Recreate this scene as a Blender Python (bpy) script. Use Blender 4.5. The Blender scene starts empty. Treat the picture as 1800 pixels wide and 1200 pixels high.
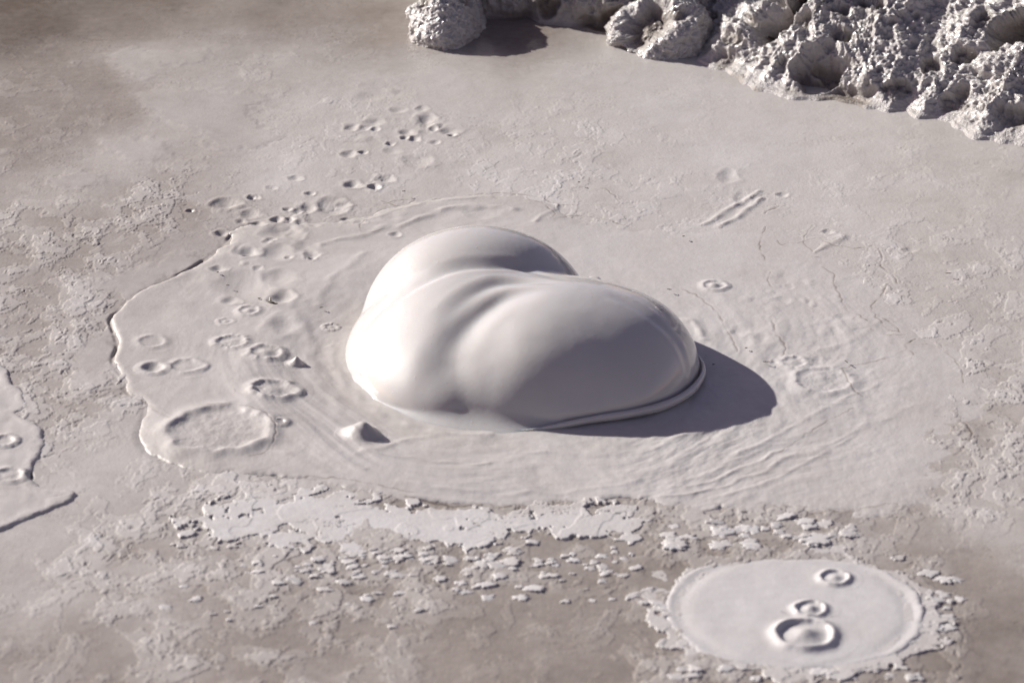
import bpy, math, random
import numpy as np
from mathutils import Vector, Matrix

# ------------------------------------------------------------------ camera, sky, sun
SC = bpy.context.scene
COL = SC.collection
PITCH, DIST = math.radians(25.0), 8.0
CAM = np.array([0.0, -DIST * math.cos(PITCH), DIST * math.sin(PITCH)])
cd = bpy.data.cameras.new('camera'); cam = bpy.data.objects.new('camera', cd); COL.objects.link(cam)
cam.location = CAM; cam.rotation_euler = (math.pi / 2 - PITCH, 0, 0)
cd.lens = 160; cd.sensor_width = 36; cd.clip_start = .1; cd.clip_end = 2000
cd.dof.use_dof = True; cd.dof.focus_distance = 8.4; cd.dof.aperture_fstop = 5.2
SC.camera = cam

SUN_EL, SUN_AZ = math.radians(26.5), math.radians(151)      # azimuth from +X, towards +Y
sdir = Vector((math.cos(SUN_AZ) * math.cos(SUN_EL), math.sin(SUN_AZ) * math.cos(SUN_EL), math.sin(SUN_EL)))
W = bpy.data.worlds.new('World'); SC.world = W; W.use_nodes = True
nt = W.node_tree; sky = nt.nodes.new('ShaderNodeTexSky'); sky.sky_type = 'NISHITA'; sky.sun_disc = False
sky.sun_elevation = SUN_EL; sky.sun_rotation = math.pi / 2 - SUN_AZ
sky.altitude = 2200; sky.dust_density = 3.5; sky.ozone_density = 1.0
bg = nt.nodes['Background']; bg.inputs['Strength'].default_value = .07
wb = nt.nodes.new('ShaderNodeMixRGB'); wb.blend_type = 'MULTIPLY'; wb.inputs[0].default_value = 1; wb.inputs[2].default_value = (1.30, .84, .78, 1)   # sky light tinted warm, standing in for bounce off sunlit mud
nt.links.new(sky.outputs[0], wb.inputs[1]); nt.links.new(wb.outputs[0], bg.inputs[0])
sl = bpy.data.lights.new('sun', 'SUN'); sun = bpy.data.objects.new('sun', sl); COL.objects.link(sun)
sl.energy = 4.8; sl.angle = math.radians(.53); sl.color = (1, .975, .925)
sun.rotation_euler = (-sdir).to_track_quat('-Z', 'Y').to_euler()
SC.view_settings.view_transform = 'Standard'; SC.view_settings.look = 'None'
SC.view_settings.exposure = 0.85; SC.view_settings.gamma = 1
SC.cycles.max_bounces = 6; SC.cycles.diffuse_bounces = 4; SC.cycles.glossy_bounces = 3
SC.cycles.use_adaptive_sampling = True

# ------------------------------------------------------------------ helpers: photo survey point -> place on the mud plain
F = 8000.0
cp, sp = math.cos(PITCH), math.sin(PITCH)
def at(px, py, z=0.0):
    u = (np.asarray(px, float) - 900) / F; v = -(np.asarray(py, float) - 600) / F
    dy = cp + v * sp; dz = -sp + v * cp
    t = (z - CAM[2]) / dz
    return u * t, CAM[1] + dy * t
def P2(px, py): 
    x, y = at(px, py); return np.array([float(x), float(y)])
def line(*pts): return np.array([P2(*p) for p in pts])

rng = np.random.RandomState(7)
PERM = rng.permutation(1024).astype(np.int32); PERM = np.concatenate([PERM, PERM])
ang = rng.rand(1024) * 2 * np.pi
GX = np.cos(ang).astype(np.float32); GY = np.sin(ang).astype(np.float32)
g3 = rng.randn(1024, 3); g3 /= np.linalg.norm(g3, axis=1)[:, None]; G3 = g3.astype(np.float32)
def perlin(x, y, seed=0):
    x = np.asarray(x, np.float32) + seed * 17.31; y = np.asarray(y, np.float32) + seed * 9.77
    xi = np.floor(x).astype(np.int32); yi = np.floor(y).astype(np.int32)
    xf = x - xi; yf = y - yi
    a = xi & 1023; b = (xi + 1) & 1023; c = yi & 1023; d = (yi + 1) & 1023
    u = xf * xf * xf * (xf * (xf * 6 - 15) + 10); v = yf * yf * yf * (yf * (yf * 6 - 15) + 10)
    pa = PERM[a]; pb = PERM[b]
    def g(h, fx, fy): return GX[h] * fx + GY[h] * fy
    n00 = g(PERM[pa + c], xf, yf); n10 = g(PERM[pb + c], xf - 1, yf)
    n01 = g(PERM[pa + d], xf, yf - 1); n11 = g(PERM[pb + d], xf - 1, yf - 1)
    return ((n00 * (1 - u) + n10 * u) * (1 - v) + (n01 * (1 - u) + n11 * u) * v) * 1.5
def fbm(x, y, oct=4, seed=0, gain=.5, ridge=False):
    s = 0; a = 1; t = 0
    for i in range(oct):
        n = perlin(x * 2.03 ** i, y * 2.03 ** i, seed + i * 3)
        if ridge: n = 1 - 2 * np.abs(n)
        s = s + n * a; t += a; a *= gain
    return s / t
def perlin3(x, y, z, seed=0):
    x = x + seed * 11.3; y = y + seed * 5.1; z = z + seed * 3.7
    xi = np.floor(x).astype(np.int32); yi = np.floor(y).astype(np.int32); zi = np.floor(z).astype(np.int32)
    xf, yf, zf = x - xi, y - yi, z - zi
    f = lambda t: t * t * t * (t * (t * 6 - 15) + 10)
    u, v, w = f(xf), f(yf), f(zf); out = 0
    for i in (0, 1):
        for j in (0, 1):
            for k in (0, 1):
                h = PERM[PERM[PERM[(xi + i) & 1023] + ((yi + j) & 1023)] + ((zi + k) & 1023)]
                g = G3[h]
                n = g[..., 0] * (xf - i) + g[..., 1] * (yf - j) + g[..., 2] * (zf - k)
                out = out + n * (u if i else 1 - u) * (v if j else 1 - v) * (w if k else 1 - w)
    return out * 1.5
def fbm3(x, y, z, oct=4, seed=0, gain=.5, ridge=False):
    s = 0; a = 1; t = 0
    for i in range(oct):
        n = perlin3(x * 2.03 ** i, y * 2.03 ** i, z * 2.03 ** i, seed + i * 3)
        if ridge: n = 1 - 2 * np.abs(n)
        s = s + n * a; t += a; a *= gain
    return s / t
def worley3(x, y, z, seed=0):
    """distance to the nearest feature point and that cell's random number"""
    xi = np.floor(x).astype(np.int32); yi = np.floor(y).astype(np.int32); zi = np.floor(z).astype(np.int32)
    best = np.full(x.shape, 9.0); rnd = np.zeros(x.shape)
    R = np.random.RandomState(seed).rand(1024, 4)
    for i in (-1, 0, 1):
        for j in (-1, 0, 1):
            for k in (-1, 0, 1):
                h = PERM[PERM[PERM[(xi + i) & 1023] + ((yi + j) & 1023)] + ((zi + k) & 1023)]
                r = R[h]
                d = (xi + i + r[..., 0] - x) ** 2 + (yi + j + r[..., 1] - y) ** 2 + (zi + k + r[..., 2] - z) ** 2
                m = d < best; best = np.where(m, d, best); rnd = np.where(m, r[..., 3], rnd)
    return np.sqrt(best), rnd
def sstep(a, b, x):
    t = np.clip((x - a) / (b - a), 0, 1); return t * t * (3 - 2 * t)
def smooth_closed(pts, n=8):
    pts = np.asarray(pts); m = len(pts); out = []
    for i in range(m):
        p0, p1, p2, p3 = pts[i - 1], pts[i], pts[(i + 1) % m], pts[(i + 2) % m]
        for k in range(n):
            t = k / n
            out.append(.5 * ((2 * p1) + (-p0 + p2) * t + (2 * p0 - 5 * p1 + 4 * p2 - p3) * t * t + (-p0 + 3 * p1 - 3 * p2 + p3) * t ** 3))
    return np.array(out)
def smooth_open(pts, n=8):
    pts = np.asarray(pts); q = np.vstack([2 * pts[0] - pts[1], pts, 2 * pts[-1] - pts[-2]]); out = []
    for i in range(1, len(q) - 2):
        p0, p1, p2, p3 = q[i - 1], q[i], q[i + 1], q[i + 2]
        for k in range(n):
            t = k / n
            out.append(.5 * ((2 * p1) + (-p0 + p2) * t + (2 * p0 - 5 * p1 + 4 * p2 - p3) * t * t + (-p0 + 3 * p1 - 3 * p2 + p3) * t ** 3))
    out.append(q[-2]); return np.array(out)
def seg_dist(X, Y, pts, closed=False):
    d = np.full(X.shape, 1e9, np.float32); n = len(pts)
    for i in range(n if closed else n - 1):
        a = pts[i]; b = pts[(i + 1) % n]; ab = b - a; L = float(ab @ ab) + 1e-12
        t = np.clip(((X - a[0]) * ab[0] + (Y - a[1]) * ab[1]) / L, 0, 1)
        d = np.minimum(d, (X - a[0] - t * ab[0]) ** 2 + (Y - a[1] - t * ab[1]) ** 2)
    return np.sqrt(d)
def sdist(X, Y, poly):
    """positive inside the closed outline"""
    d = seg_dist(X, Y, poly, True); ins = np.zeros(X.shape, bool); n = len(poly)
    for i in range(n):
        a = poly[i]; b = poly[(i + 1) % n]
        if a[1] == b[1]: continue
        c = ((a[1] > Y) != (b[1] > Y)) & (X < (b[0] - a[0]) * (Y - a[1]) / (b[1] - a[1]) + a[0])
        ins ^= c
    return np.where(ins, d, -d)
def idw(X, Y, samples, p=3.0):
    """survey values spread over the plain"""
    num = 0; den = 0
    for (px, py, v) in samples:
        x, y = at(px, py)
        w = 1.0 / (((X - x) ** 2 + ((Y - y) * .6) ** 2) + .004) ** (p / 2)
        num = num + w * v; den = den + w
    return (num / den).astype(np.float32)

# ------------------------------------------------------------------ materials
def mat(name): 
    m = bpy.data.materials.new(name); m.use_nodes = True
    n = m.node_tree.nodes; return m, n, m.node_tree.links, n['Principled BSDF']
def N(n, t, **kw):
    o = n.new(t)
    for k, v in kw.items():
        if k in o.inputs: o.inputs[k].default_value = v
        else: setattr(o, k, v)
    return o
def ramp(n, stops):
    r = n.new('ShaderNodeValToRGB'); e = r.color_ramp.elements
    e[0].position, e[0].color = stops[0][0], (*stops[0][1], 1)
    e[1].position, e[1].color = stops[-1][0], (*stops[-1][1], 1)
    for p, c in stops[1:-1]:
        k = e.new(p); k.color = (*c, 1)
    return r
def mud_material():
    m, n, l, b = mat('mud')
    tone = N(n, 'ShaderNodeAttribute', attribute_name='tone'); wet = N(n, 'ShaderNodeAttribute', attribute_name='wet')
    geo = n.new('ShaderNodeNewGeometry')
    n1 = N(n, 'ShaderNodeTexNoise', Scale=55.0, Detail=8.0, Roughness=.62)
    n2 = N(n, 'ShaderNodeTexNoise', Scale=9.0, Detail=5.0, Roughness=.55)
    for k in (n1, n2): l.new(geo.outputs['Position'], k.inputs['Vector'])
    a = N(n, 'ShaderNodeMath', operation='MULTIPLY_ADD'); l.new(n1.outputs['Fac'], a.inputs[0]); a.inputs[1].default_value = .22; l.new(tone.outputs['Fac'], a.inputs[2])
    a2 = N(n, 'ShaderNodeMath', operation='MULTIPLY_ADD'); l.new(n2.outputs['Fac'], a2.inputs[0]); a2.inputs[1].default_value = .26; l.new(a.outputs[0], a2.inputs[2])
    a3 = N(n, 'ShaderNodeMath', operation='SUBTRACT'); l.new(a2.outputs[0], a3.inputs[0]); a3.inputs[1].default_value = .24
    r = ramp(n, [(0.0, (.115, .092, .075)), (.25, (.235, .203, .180)), (.55, (.372, .345, .322)), (.8, (.45, .430, .418)), (1.0, (.54, .525, .518))])
    l.new(a3.outputs[0], r.inputs[0]); l.new(r.outputs[0], b.inputs['Base Color'])
    mr = N(n, 'ShaderNodeMapRange'); l.new(wet.outputs['Fac'], mr.inputs['Value']); mr.inputs['To Min'].default_value = .62; mr.inputs['To Max'].default_value = .2
    l.new(mr.outputs[0], b.inputs['Roughness'])
    b.inputs['Specular IOR Level'].default_value = .4
    bp = N(n, 'ShaderNodeBump', Strength=.35, Distance=.0022); nb = N(n, 'ShaderNodeTexNoise', Scale=160.0, Detail=5.0, Roughness=.6)
    l.new(geo.outputs['Position'], nb.inputs['Vector']); l.new(nb.outputs['Fac'], bp.inputs['Height'])
    iw = N(n, 'ShaderNodeMapRange'); l.new(wet.outputs['Fac'], iw.inputs['Value']); iw.inputs['To Min'].default_value = .36; iw.inputs['To Max'].default_value = .07
    l.new(iw.outputs[0], bp.inputs['Strength']); l.new(bp.outputs[0], b.inputs['Normal'])
    return m
MUD = mud_material()
def bubble_material():
    m, n, l, b = mat('wet_bubble_mud')
    geo = n.new('ShaderNodeNewGeometry')
    nz = N(n, 'ShaderNodeTexNoise', Scale=7.0, Detail=4.0, Roughness=.5); l.new(geo.outputs['Position'], nz.inputs['Vector'])
    r = ramp(n, [(.3, (.415, .396, .378)), (.7, (.455, .438, .422))]); l.new(nz.outputs['Fac'], r.inputs[0])
    v = N(n, 'ShaderNodeTexVoronoi', Scale=48.0); l.new(geo.outputs['Position'], v.inputs['Vector'])
    vr = N(n, 'ShaderNodeMapRange'); vr.inputs['From Min'].default_value = .03; vr.inputs['From Max'].default_value = .085
    vr.inputs['To Min'].default_value = 1; vr.inputs['To Max'].default_value = 0; l.new(v.outputs['Distance'], vr.inputs['Value'])
    nf = N(n, 'ShaderNodeTexNoise', Scale=120.0, Detail=4.0); l.new(geo.outputs['Position'], nf.inputs['Vector'])
    l.new(r.outputs[0], b.inputs['Base Color'])
    b.inputs['Roughness'].default_value = .5; b.inputs['Specular IOR Level'].default_value = .25
    b.inputs['Coat Weight'].default_value = .9; b.inputs['Coat Roughness'].default_value = .06
    b.inputs['Subsurface Weight'].default_value = .7; b.inputs['Subsurface Radius'].default_value = (.03, .02, .015); b.inputs['Subsurface Scale'].default_value = 1
    b1 = N(n, 'ShaderNodeBump', Strength=.5, Distance=.0012); l.new(vr.outputs[0], b1.inputs['Height'])
    b2 = N(n, 'ShaderNodeBump', Strength=.2, Distance=.0015); l.new(nf.outputs['Fac'], b2.inputs['Height']); l.new(b1.outputs[0], b2.inputs['Normal'])
    l.new(b2.outputs[0], b.inputs['Normal'])
    return m
BUB = bubble_material()
def rock_material():
    m, n, l, b = mat('spattered_mud_rock')
    geo = n.new('ShaderNodeNewGeometry'); hol = N(n, 'ShaderNodeAttribute', attribute_name='tone')
    nz = N(n, 'ShaderNodeTexNoise', Scale=30.0, Detail=8.0, Roughness=.6); l.new(geo.outputs['Position'], nz.inputs['Vector'])
    a = N(n, 'ShaderNodeMath', operation='MULTIPLY_ADD'); l.new(nz.outputs['Fac'], a.inputs[0]); a.inputs[1].default_value = .35; l.new(hol.outputs['Fac'], a.inputs[2])
    r = ramp(n, [(.1, (.10, .078, .062)), (.45, (.20, .168, .145)), (.7, (.345, .315, .288)), (1.0, (.43, .40, .375))]); l.new(a.outputs[0], r.inputs[0])
    l.new(r.outputs[0], b.inputs['Base Color'])
    rr = N(n, 'ShaderNodeMapRange'); l.new(hol.outputs['Fac'], rr.inputs['Value']); rr.inputs['To Min'].default_value = .7; rr.inputs['To Max'].default_value = .2
    l.new(rr.outputs[0], b.inputs['Roughness'])
    l.new(hol.outputs['Fac'], b.inputs['Coat Weight']); b.inputs['Coat Roughness'].default_value = .08
    nf = N(n, 'ShaderNodeTexNoise', Scale=110.0, Detail=6.0, Roughness=.65); l.new(geo.outputs['Position'], nf.inputs['Vector'])
    bp = N(n, 'ShaderNodeBump', Strength=1.0, Distance=.006); l.new(nf.outputs['Fac'], bp.inputs['Height']); l.new(bp.outputs[0], b.inputs['Normal'])
    return m
ROCK = rock_material()
def plain(name, col, rough):
    m, n, l, b = mat(name); nz = N(n, 'ShaderNodeTexNoise', Scale=200.0)
    r = ramp(n, [(.3, tuple(c * .7 for c in col)), (.7, col)]); l.new(nz.outputs['Fac'], r.inputs[0]); l.new(r.outputs[0], b.inputs['Base Color'])
    b.inputs['Roughness'].default_value = rough; return m

# ------------------------------------------------------------------ mesh builders
def mesh_obj(name, verts, quads, material, attrs=None, parent=None, smooth=True):
    me = bpy.data.meshes.new(name)
    verts = np.ascontiguousarray(verts, np.float32); quads = np.ascontiguousarray(quads, np.int32); k = quads.shape[1]
    me.vertices.add(len(verts)); me.vertices.foreach_set('co', verts.ravel())
    me.loops.add(quads.size); me.loops.foreach_set('vertex_index', quads.ravel())
    me.polygons.add(len(quads)); me.polygons.foreach_set('loop_start', np.arange(len(quads), dtype=np.int32) * k)
    me.polygons.foreach_set('use_smooth', np.full(len(quads), smooth))
    me.update(calc_edges=True)
    for an, av in (attrs or {}).items():
        A = me.attributes.new(an, 'FLOAT', 'POINT'); A.data.foreach_set('value', np.ascontiguousarray(av, np.float32).ravel())
    me.materials.append(material)
    o = bpy.data.objects.new(name, me); COL.objects.link(o)
    if parent: o.parent = parent
    return o
def tag(o, label=None, cat=None, group=None, kind=None):
    if label: o['label'] = label
    if cat: o['category'] = cat
    if group: o['group'] = group
    if kind: o['kind'] = kind
    return o
def grid_obj(name, xs, ys, fn, material=MUD, mask_fn=None, wrap=False):
    """fn(X, Y) -> Z, {attrs}; mask array drops the quads outside a layer's outline"""
    X, Y = np.meshgrid(xs.astype(np.float32), ys.astype(np.float32))
    Z, at_, mask = fn(X, Y)
    nx, ny = len(xs), len(ys)
    idx = np.arange(nx * ny, dtype=np.int32).reshape(ny, nx)
    q = np.stack([idx[:-1, :-1], idx[:-1, 1:], idx[1:, 1:], idx[1:, :-1]], -1)
    V = np.stack([X, Y, Z], -1).reshape(-1, 3)
    if mask is not None:
        mk = mask[:-1, :-1] | mask[:-1, 1:] | mask[1:, 1:] | mask[1:, :-1]
        q = q[mk].reshape(-1, 4)
        used = np.unique(q); re = np.full(nx * ny, -1, np.int32); re[used] = np.arange(len(used))
        q = re[q]; V = V[used]; at_ = {k: np.asarray(v).ravel()[used] for k, v in at_.items()}
    else: q = q.reshape(-1, 4)
    return mesh_obj(name, V, q, material, at_)

# ------------------------------------------------------------------ survey of the mud plain
BUBC = P2(925, 632)
POOL = smooth_closed(line((196, 562), (204, 590), (208, 612), (200, 636), (214, 662), (224, 690), (250, 706), (255, 728), (245, 762), (270, 800), (360, 830), (440, 836), (520, 842),
        (640, 866), (760, 884), (900, 890), (1040, 882), (1130, 880), (1230, 905), (1330, 898), (1440, 905), (1560, 908), (1640, 880), (1700, 830), (1720, 760), (1760, 690),
        (1730, 560), (1640, 500), (1560, 420), (1420, 400), (1330, 372), (1220, 392), (1100, 400), (1010, 384), (975, 360), (900, 344), (800, 345), (700, 362), (640, 380), (560, 392), (480, 388),
        (420, 402), (395, 430), (340, 470), (300, 490), (250, 512), (224, 530), (212, 545)), 5)
DISC = smooth_closed(line((1170, 1075), (1180, 1035), (1225, 1000), (1310, 983), (1420, 979), (1510, 990), (1580, 1015), (1622, 1055), (1628, 1095), (1600, 1138), (1530, 1165), (1430, 1178),
        (1320, 1172), (1230, 1148), (1185, 1112)), 5)
SIDE = smooth_closed(line((-60, 600), (0, 640), (18, 668), (38, 690), (50, 706), (40, 722), (28, 728), (62, 742), (80, 775), (72, 800), (58, 830), (68, 858), (135, 868), (100, 892), (40, 918), (0, 930), (-60, 940), (-120, 800)), 5)
SHEET = smooth_closed(line((300, 935), (340, 905), (400, 870), (470, 860), (540, 868), (640, 872), (720, 890), (800, 893), (920, 896), (1040, 885), (1120, 885), (1140, 905), (1128, 930), (1110, 955), (1060, 946),
        (960, 942), (900, 945), (860, 962), (800, 968), (740, 966), (700, 985), (620, 975), (540, 962), (480, 958), (400, 962), (330, 958)), 5)

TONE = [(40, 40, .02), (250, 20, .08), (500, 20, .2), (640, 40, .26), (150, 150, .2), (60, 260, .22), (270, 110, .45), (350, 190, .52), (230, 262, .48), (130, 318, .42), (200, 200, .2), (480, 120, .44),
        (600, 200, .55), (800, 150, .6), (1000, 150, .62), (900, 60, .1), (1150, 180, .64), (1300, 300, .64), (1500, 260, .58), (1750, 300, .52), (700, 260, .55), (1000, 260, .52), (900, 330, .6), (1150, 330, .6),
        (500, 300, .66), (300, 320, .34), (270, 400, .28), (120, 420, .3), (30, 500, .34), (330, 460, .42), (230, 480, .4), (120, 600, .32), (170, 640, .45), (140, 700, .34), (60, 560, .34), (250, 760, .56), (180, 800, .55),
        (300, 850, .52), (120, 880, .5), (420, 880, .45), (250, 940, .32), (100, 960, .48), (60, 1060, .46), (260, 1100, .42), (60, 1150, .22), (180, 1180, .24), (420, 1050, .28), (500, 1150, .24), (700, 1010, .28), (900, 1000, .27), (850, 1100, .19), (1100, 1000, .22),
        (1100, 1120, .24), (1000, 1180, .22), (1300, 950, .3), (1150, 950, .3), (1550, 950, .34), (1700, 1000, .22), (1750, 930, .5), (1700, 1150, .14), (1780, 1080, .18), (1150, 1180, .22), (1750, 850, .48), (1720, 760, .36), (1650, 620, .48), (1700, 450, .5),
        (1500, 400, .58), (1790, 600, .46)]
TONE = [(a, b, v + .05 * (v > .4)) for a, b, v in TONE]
FLAKE = [(100, 100, .3), (250, 50, .1), (350, 190, .0), (270, 110, .05), (230, 262, .1), (130, 318, .2), (80, 200, .35), (250, 170, .3), (500, 130, .3), (800, 150, .12), (1100, 140, .1), (1400, 250, .1), (1700, 350, .2), (1000, 265, .35), (1500, 330, .25),
        (620, 250, .3), (280, 380, 1.), (150, 420, .6), (330, 430, .0), (180, 500, 1.), (60, 560, .55), (60, 450, .5), (240, 470, .05), (150, 560, .95), (130, 650, .8), (185, 610, .0), (60, 700, .7), (120, 700, .9), (190, 670, .75), (180, 760, .2), (250, 820, .2),
        (400, 350, .2), (350, 870, .7), (200, 960, .7), (450, 990, .85), (60, 920, .1), (300, 1050, .45), (60, 1100, .3), (700, 1000, .8), (550, 1080, .5), (900, 1050, .45), (800, 1150, .25), (1100, 1060, .3), (1250, 930, .95), (1400, 950, .7), (1550, 950, .35), (1650, 1040, .6),
        (1640, 1120, .7), (1500, 1190, .6), (1200, 1150, .7), (1150, 1080, .5), (1760, 1000, .2), (1760, 1120, .1), (1700, 700, .7), (1740, 780, .6), (1720, 830, .5), (1760, 560, .35), (1640, 420, .35), (1000, 1130, .2), (100, 20, .1), (450, 20, .15)]
WETS = [(100, 20, .85), (400, 10, .8), (650, 40, .6), (900, 60, 1.), (980, 75, 1.), (300, 150, .35), (330, 460, .4), (180, 650, .45), (240, 480, .4), (100, 130, .3), (600, 250, .2), (1000, 250, .2), (1500, 300, .2), (200, 600, .3), (100, 700, .1), (60, 950, .35), (300, 1100, .3),
        (800, 1100, .2), (1700, 1100, .25), (1200, 950, .25), (1700, 600, .15), (1100, 85, .5), (1500, 195, .4), (150, 400, .1)]
# hollows pressed into the mud: px, py, radius (mm), depth, aspect in depth
DENTS = [(398, 358, 24, .011, 1), (418, 362, 12, -.003, 1), (440, 376, 18, .006, 1), (448, 347, 10, .005, 1), (486, 386, 12, .010, 1), (497, 408, 28, .012, 1.3), (528, 392, 10, .004, 1), (432, 446, 18, .010, 1), (486, 448, 28, .010, 1), (538, 438, 18, .005, 1.3),
         (583, 362, 24, .009, 1.5), (605, 358, 12, .006, 1), (620, 324, 15, .009, 1), (658, 328, 12, .010, 1), (678, 314, 16, .006, 1), (545, 340, 9, .006, 1), (505, 368, 8, .006, 1), (430, 505, 42, .009, 1.5), (492, 492, 24, .008, 1.4), (497, 530, 20, .014, 1.2), (500, 578, 26, .010, 1.2),
         (470, 428, 8, .005, 1), (610, 385, 10, .006, 1), (552, 398, 9, .005, 1), (600, 425, 16, .005, 1.2), (612, 470, 20, .006, 1.0), (695, 415, 10, .007, 1), (520, 313, 12, .005, 1), (478, 330, 10, .003, 1), (690, 385, 16, .004, 1), (760, 390, 40, .004, 1), (850, 375, 30, .004, 1),
         (750, 215, 20, .006, 1.3), (790, 232, 18, .006, 1), (765, 222, 12, -.004, 1), (700, 195, 14, .004, 1), (640, 226, 12, .005, 1), (660, 228, 9, .005, 1), (795, 238, 8, .007, 1), (735, 283, 26, .005, 1.1), (650, 170, 26, .003, 1), (690, 265, 14, .003, 1), (1480, 560, 12, .004, 1),
         (1375, 342, 10, .005, 1), (1305, 350, 14, .004, 2.5), (1455, 408, 10, .004, 1), (1380, 490, 16, .004, 1.5), (1375, 530, 14, .005, 1), (1500, 495, 16, .004, 1), (1600, 440, 12, .003, 1), (1280, 310, 16, .004, 2), (1060, 480, 14, -.006, 1.), (1130, 455, 16, .004, 1.3),
         (1340, 600, 14, .004, 1.6), (890, 815, 12, .004, 1), (860, 830, 40, .004, .5), (980, 845, 20, .004, .6), (1130, 790, 18, .005, .8), (1065, 805, 20, .004, .7), (335, 490, 24, .003, 1.5), (270, 560, 40, .003, 1.5),
         (690, 372, 20, .003, 1), (1725, 690, 12, .004, 1), (1540, 730, 14, .004, 1), (1655, 725, 12, .005, 1), (580, 640, 30, .005, 2), (1100, 425, 12, .004, 1)]
_r = random.Random(11)
for _ in range(26):
    DENTS.append((_r.gauss(500, 75), _r.gauss(410, 55), _r.uniform(6, 17), _r.choice((.007, .005, .009, -.003)), _r.uniform(.9, 1.6)))
for _ in range(16):
    DENTS.append((_r.gauss(700, 70), _r.gauss(235, 35), _r.uniform(7, 18), _r.choice((.004, .006, -.002)), _r.uniform(.9, 1.5)))
for _ in range(14):
    DENTS.append((_r.gauss(1400, 60), _r.gauss(540, 60), _r.uniform(6, 14), _r.choice((.004, -.003)), _r.uniform(1, 1.8)))
DENTS = [d for d in DENTS if not (d[0] > 590 and d[1] > 420 and d[0] < 1240)]
# thin dark seams drawn out on the skin: polyline, width, strength
SEAMS = [([(672, 352), (700, 362), (728, 352), (700, 350), (676, 358)], 1.4), ([(760, 350), (800, 347), (860, 340), (940, 345), (975, 358), (1020, 362), (1060, 360), (1090, 358), (1066, 334), (1040, 334)], 1.3), ([(900, 342), (950, 358), (976, 378), (970, 388), (1010, 380), (1060, 386), (1100, 398)], 1.3),
         ([(1430, 395), (1412, 425), (1430, 445)], 1.3), ([(1366, 424), (1376, 430), (1405, 426), (1437, 420), (1460, 430), (1500, 436), (1520, 437)], 1.6), ([(1408, 442), (1420, 450), (1444, 455)], 1.2), ([(1545, 438), (1552, 455), (1548, 468), (1570, 485), (1578, 498)], 1.6), ([(1445, 470), (1466, 485), (1466, 500), (1480, 530), (1490, 550), (1510, 556), (1524, 568)], 1.8),
         ([(1560, 500), (1550, 520), (1532, 540), (1545, 565), (1565, 582), (1580, 584), (1566, 570), (1552, 560)], 1.8), ([(1528, 580), (1560, 590), (1590, 590)], 1.2), ([(1600, 606), (1640, 608), (1670, 625), (1690, 650), (1692, 672)], 1.3), ([(1602, 600), (1585, 620), (1550, 634), (1500, 645), (1480, 652)], 1.7),
         ([(1345, 400), (1335, 432), (1345, 460)], 1.6), ([(1354, 480), (1350, 495), (1360, 508)], 1.3), ([(1200, 510), (1230, 525), (1262, 552), (1275, 580), (1290, 605), (1296, 620)], 1.5), ([(1345, 375), (1360, 365), (1382, 362)], 2.0), ([(1355, 560), (1365, 590), (1380, 612), (1376, 630)], 1.8),
         ([(640, 388), (632, 400), (644, 412), (690, 402)], 1.3), ([(1605, 625), (1592, 607), (1610, 597)], 1.8), ([(715, 876), (745, 880), (800, 890), (840, 888), (860, 893), (900, 890)], 3.0), ([(520, 840), (600, 846), (680, 860), (740, 872)], 1.6), ([(250, 706), (270, 722), (300, 742)], 2.5),
         ([(1690, 740), (1708, 760), (1696, 785), (1680, 800)], 2.2), ([(1500, 720), (1450, 745), (1390, 785), (1350, 805)], 1.4), ([(1480, 652), (1500, 688), (1515, 698)], 1.6), ([(340, 720), (420, 722), (470, 742), (485, 770), (466, 800), (440, 806)], 1.3), ([(1420, 905), (1500, 898), (1600, 880)], 1.2)]
SEAMS = [(smooth_open(line(*p), 4), w * .00085) for p, w in SEAMS]
# raised streaks left by the flow, from the photo: polyline, width mm, height mm
RIDGES = [([(1240, 395), (1280, 370), (1330, 338)], 7, 5), ([(1262, 402), (1300, 378), (1340, 350)], 6, 4), ([(700, 400), (760, 378), (840, 366), (900, 372)], 10, 5), ([(640, 386), (700, 372), (760, 356), (860, 350)], 6, 3), ([(560, 432), (620, 420), (680, 400)], 8, 4), ([(980, 362), (960, 380), (940, 392)], 6, 4),
          ([(1200, 566), (1218, 568), (1232, 582), (1240, 600)], 9, 9), ([(1150, 790), (1200, 770), (1260, 760)], 6, 3), ([(1180, 860), (1260, 845), (1330, 815), (1380, 790)], 5, 4), ([(1150, 878), (1230, 868), (1320, 840), (1400, 800)], 5, 4), ([(1300, 800), (1400, 750), (1480, 705), (1560, 670)], 6, 3), ([(1420, 800), (1500, 760), (1600, 715)], 7, 4),
          ([(1250, 880), (1340, 855), (1440, 800), (1500, 770)], 5, 3), ([(1440, 620), (1500, 600), (1560, 560)], 8, 3), ([(1420, 470), (1440, 440), (1480, 415)], 9, 3), ([(640, 800), (760, 815), (860, 818)], 6, 3), ([(700, 850), (850, 870), (1000, 865), (1120, 850)], 7, 3), ([(480, 800), (560, 812), (640, 830)], 7, 3), ([(760, 760), (860, 790), (1000, 800)], 7, 2.5),
          ([(520, 560), (540, 600), (560, 660), (600, 720)], 14, 3), ([(580, 610), (600, 670), (660, 720), (760, 760), (860, 768)], 10, 4), ([(640, 800), (700, 780), (760, 770)], 9, 3), ([(560, 540), (580, 500), (640, 450)], 10, 3), ([(1240, 500), (1300, 560), (1340, 650)], 14, 3)]
RIDGES = [(smooth_open(line(*p), 4), w * .001, h * .001) for p, w, h in RIDGES]
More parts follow.
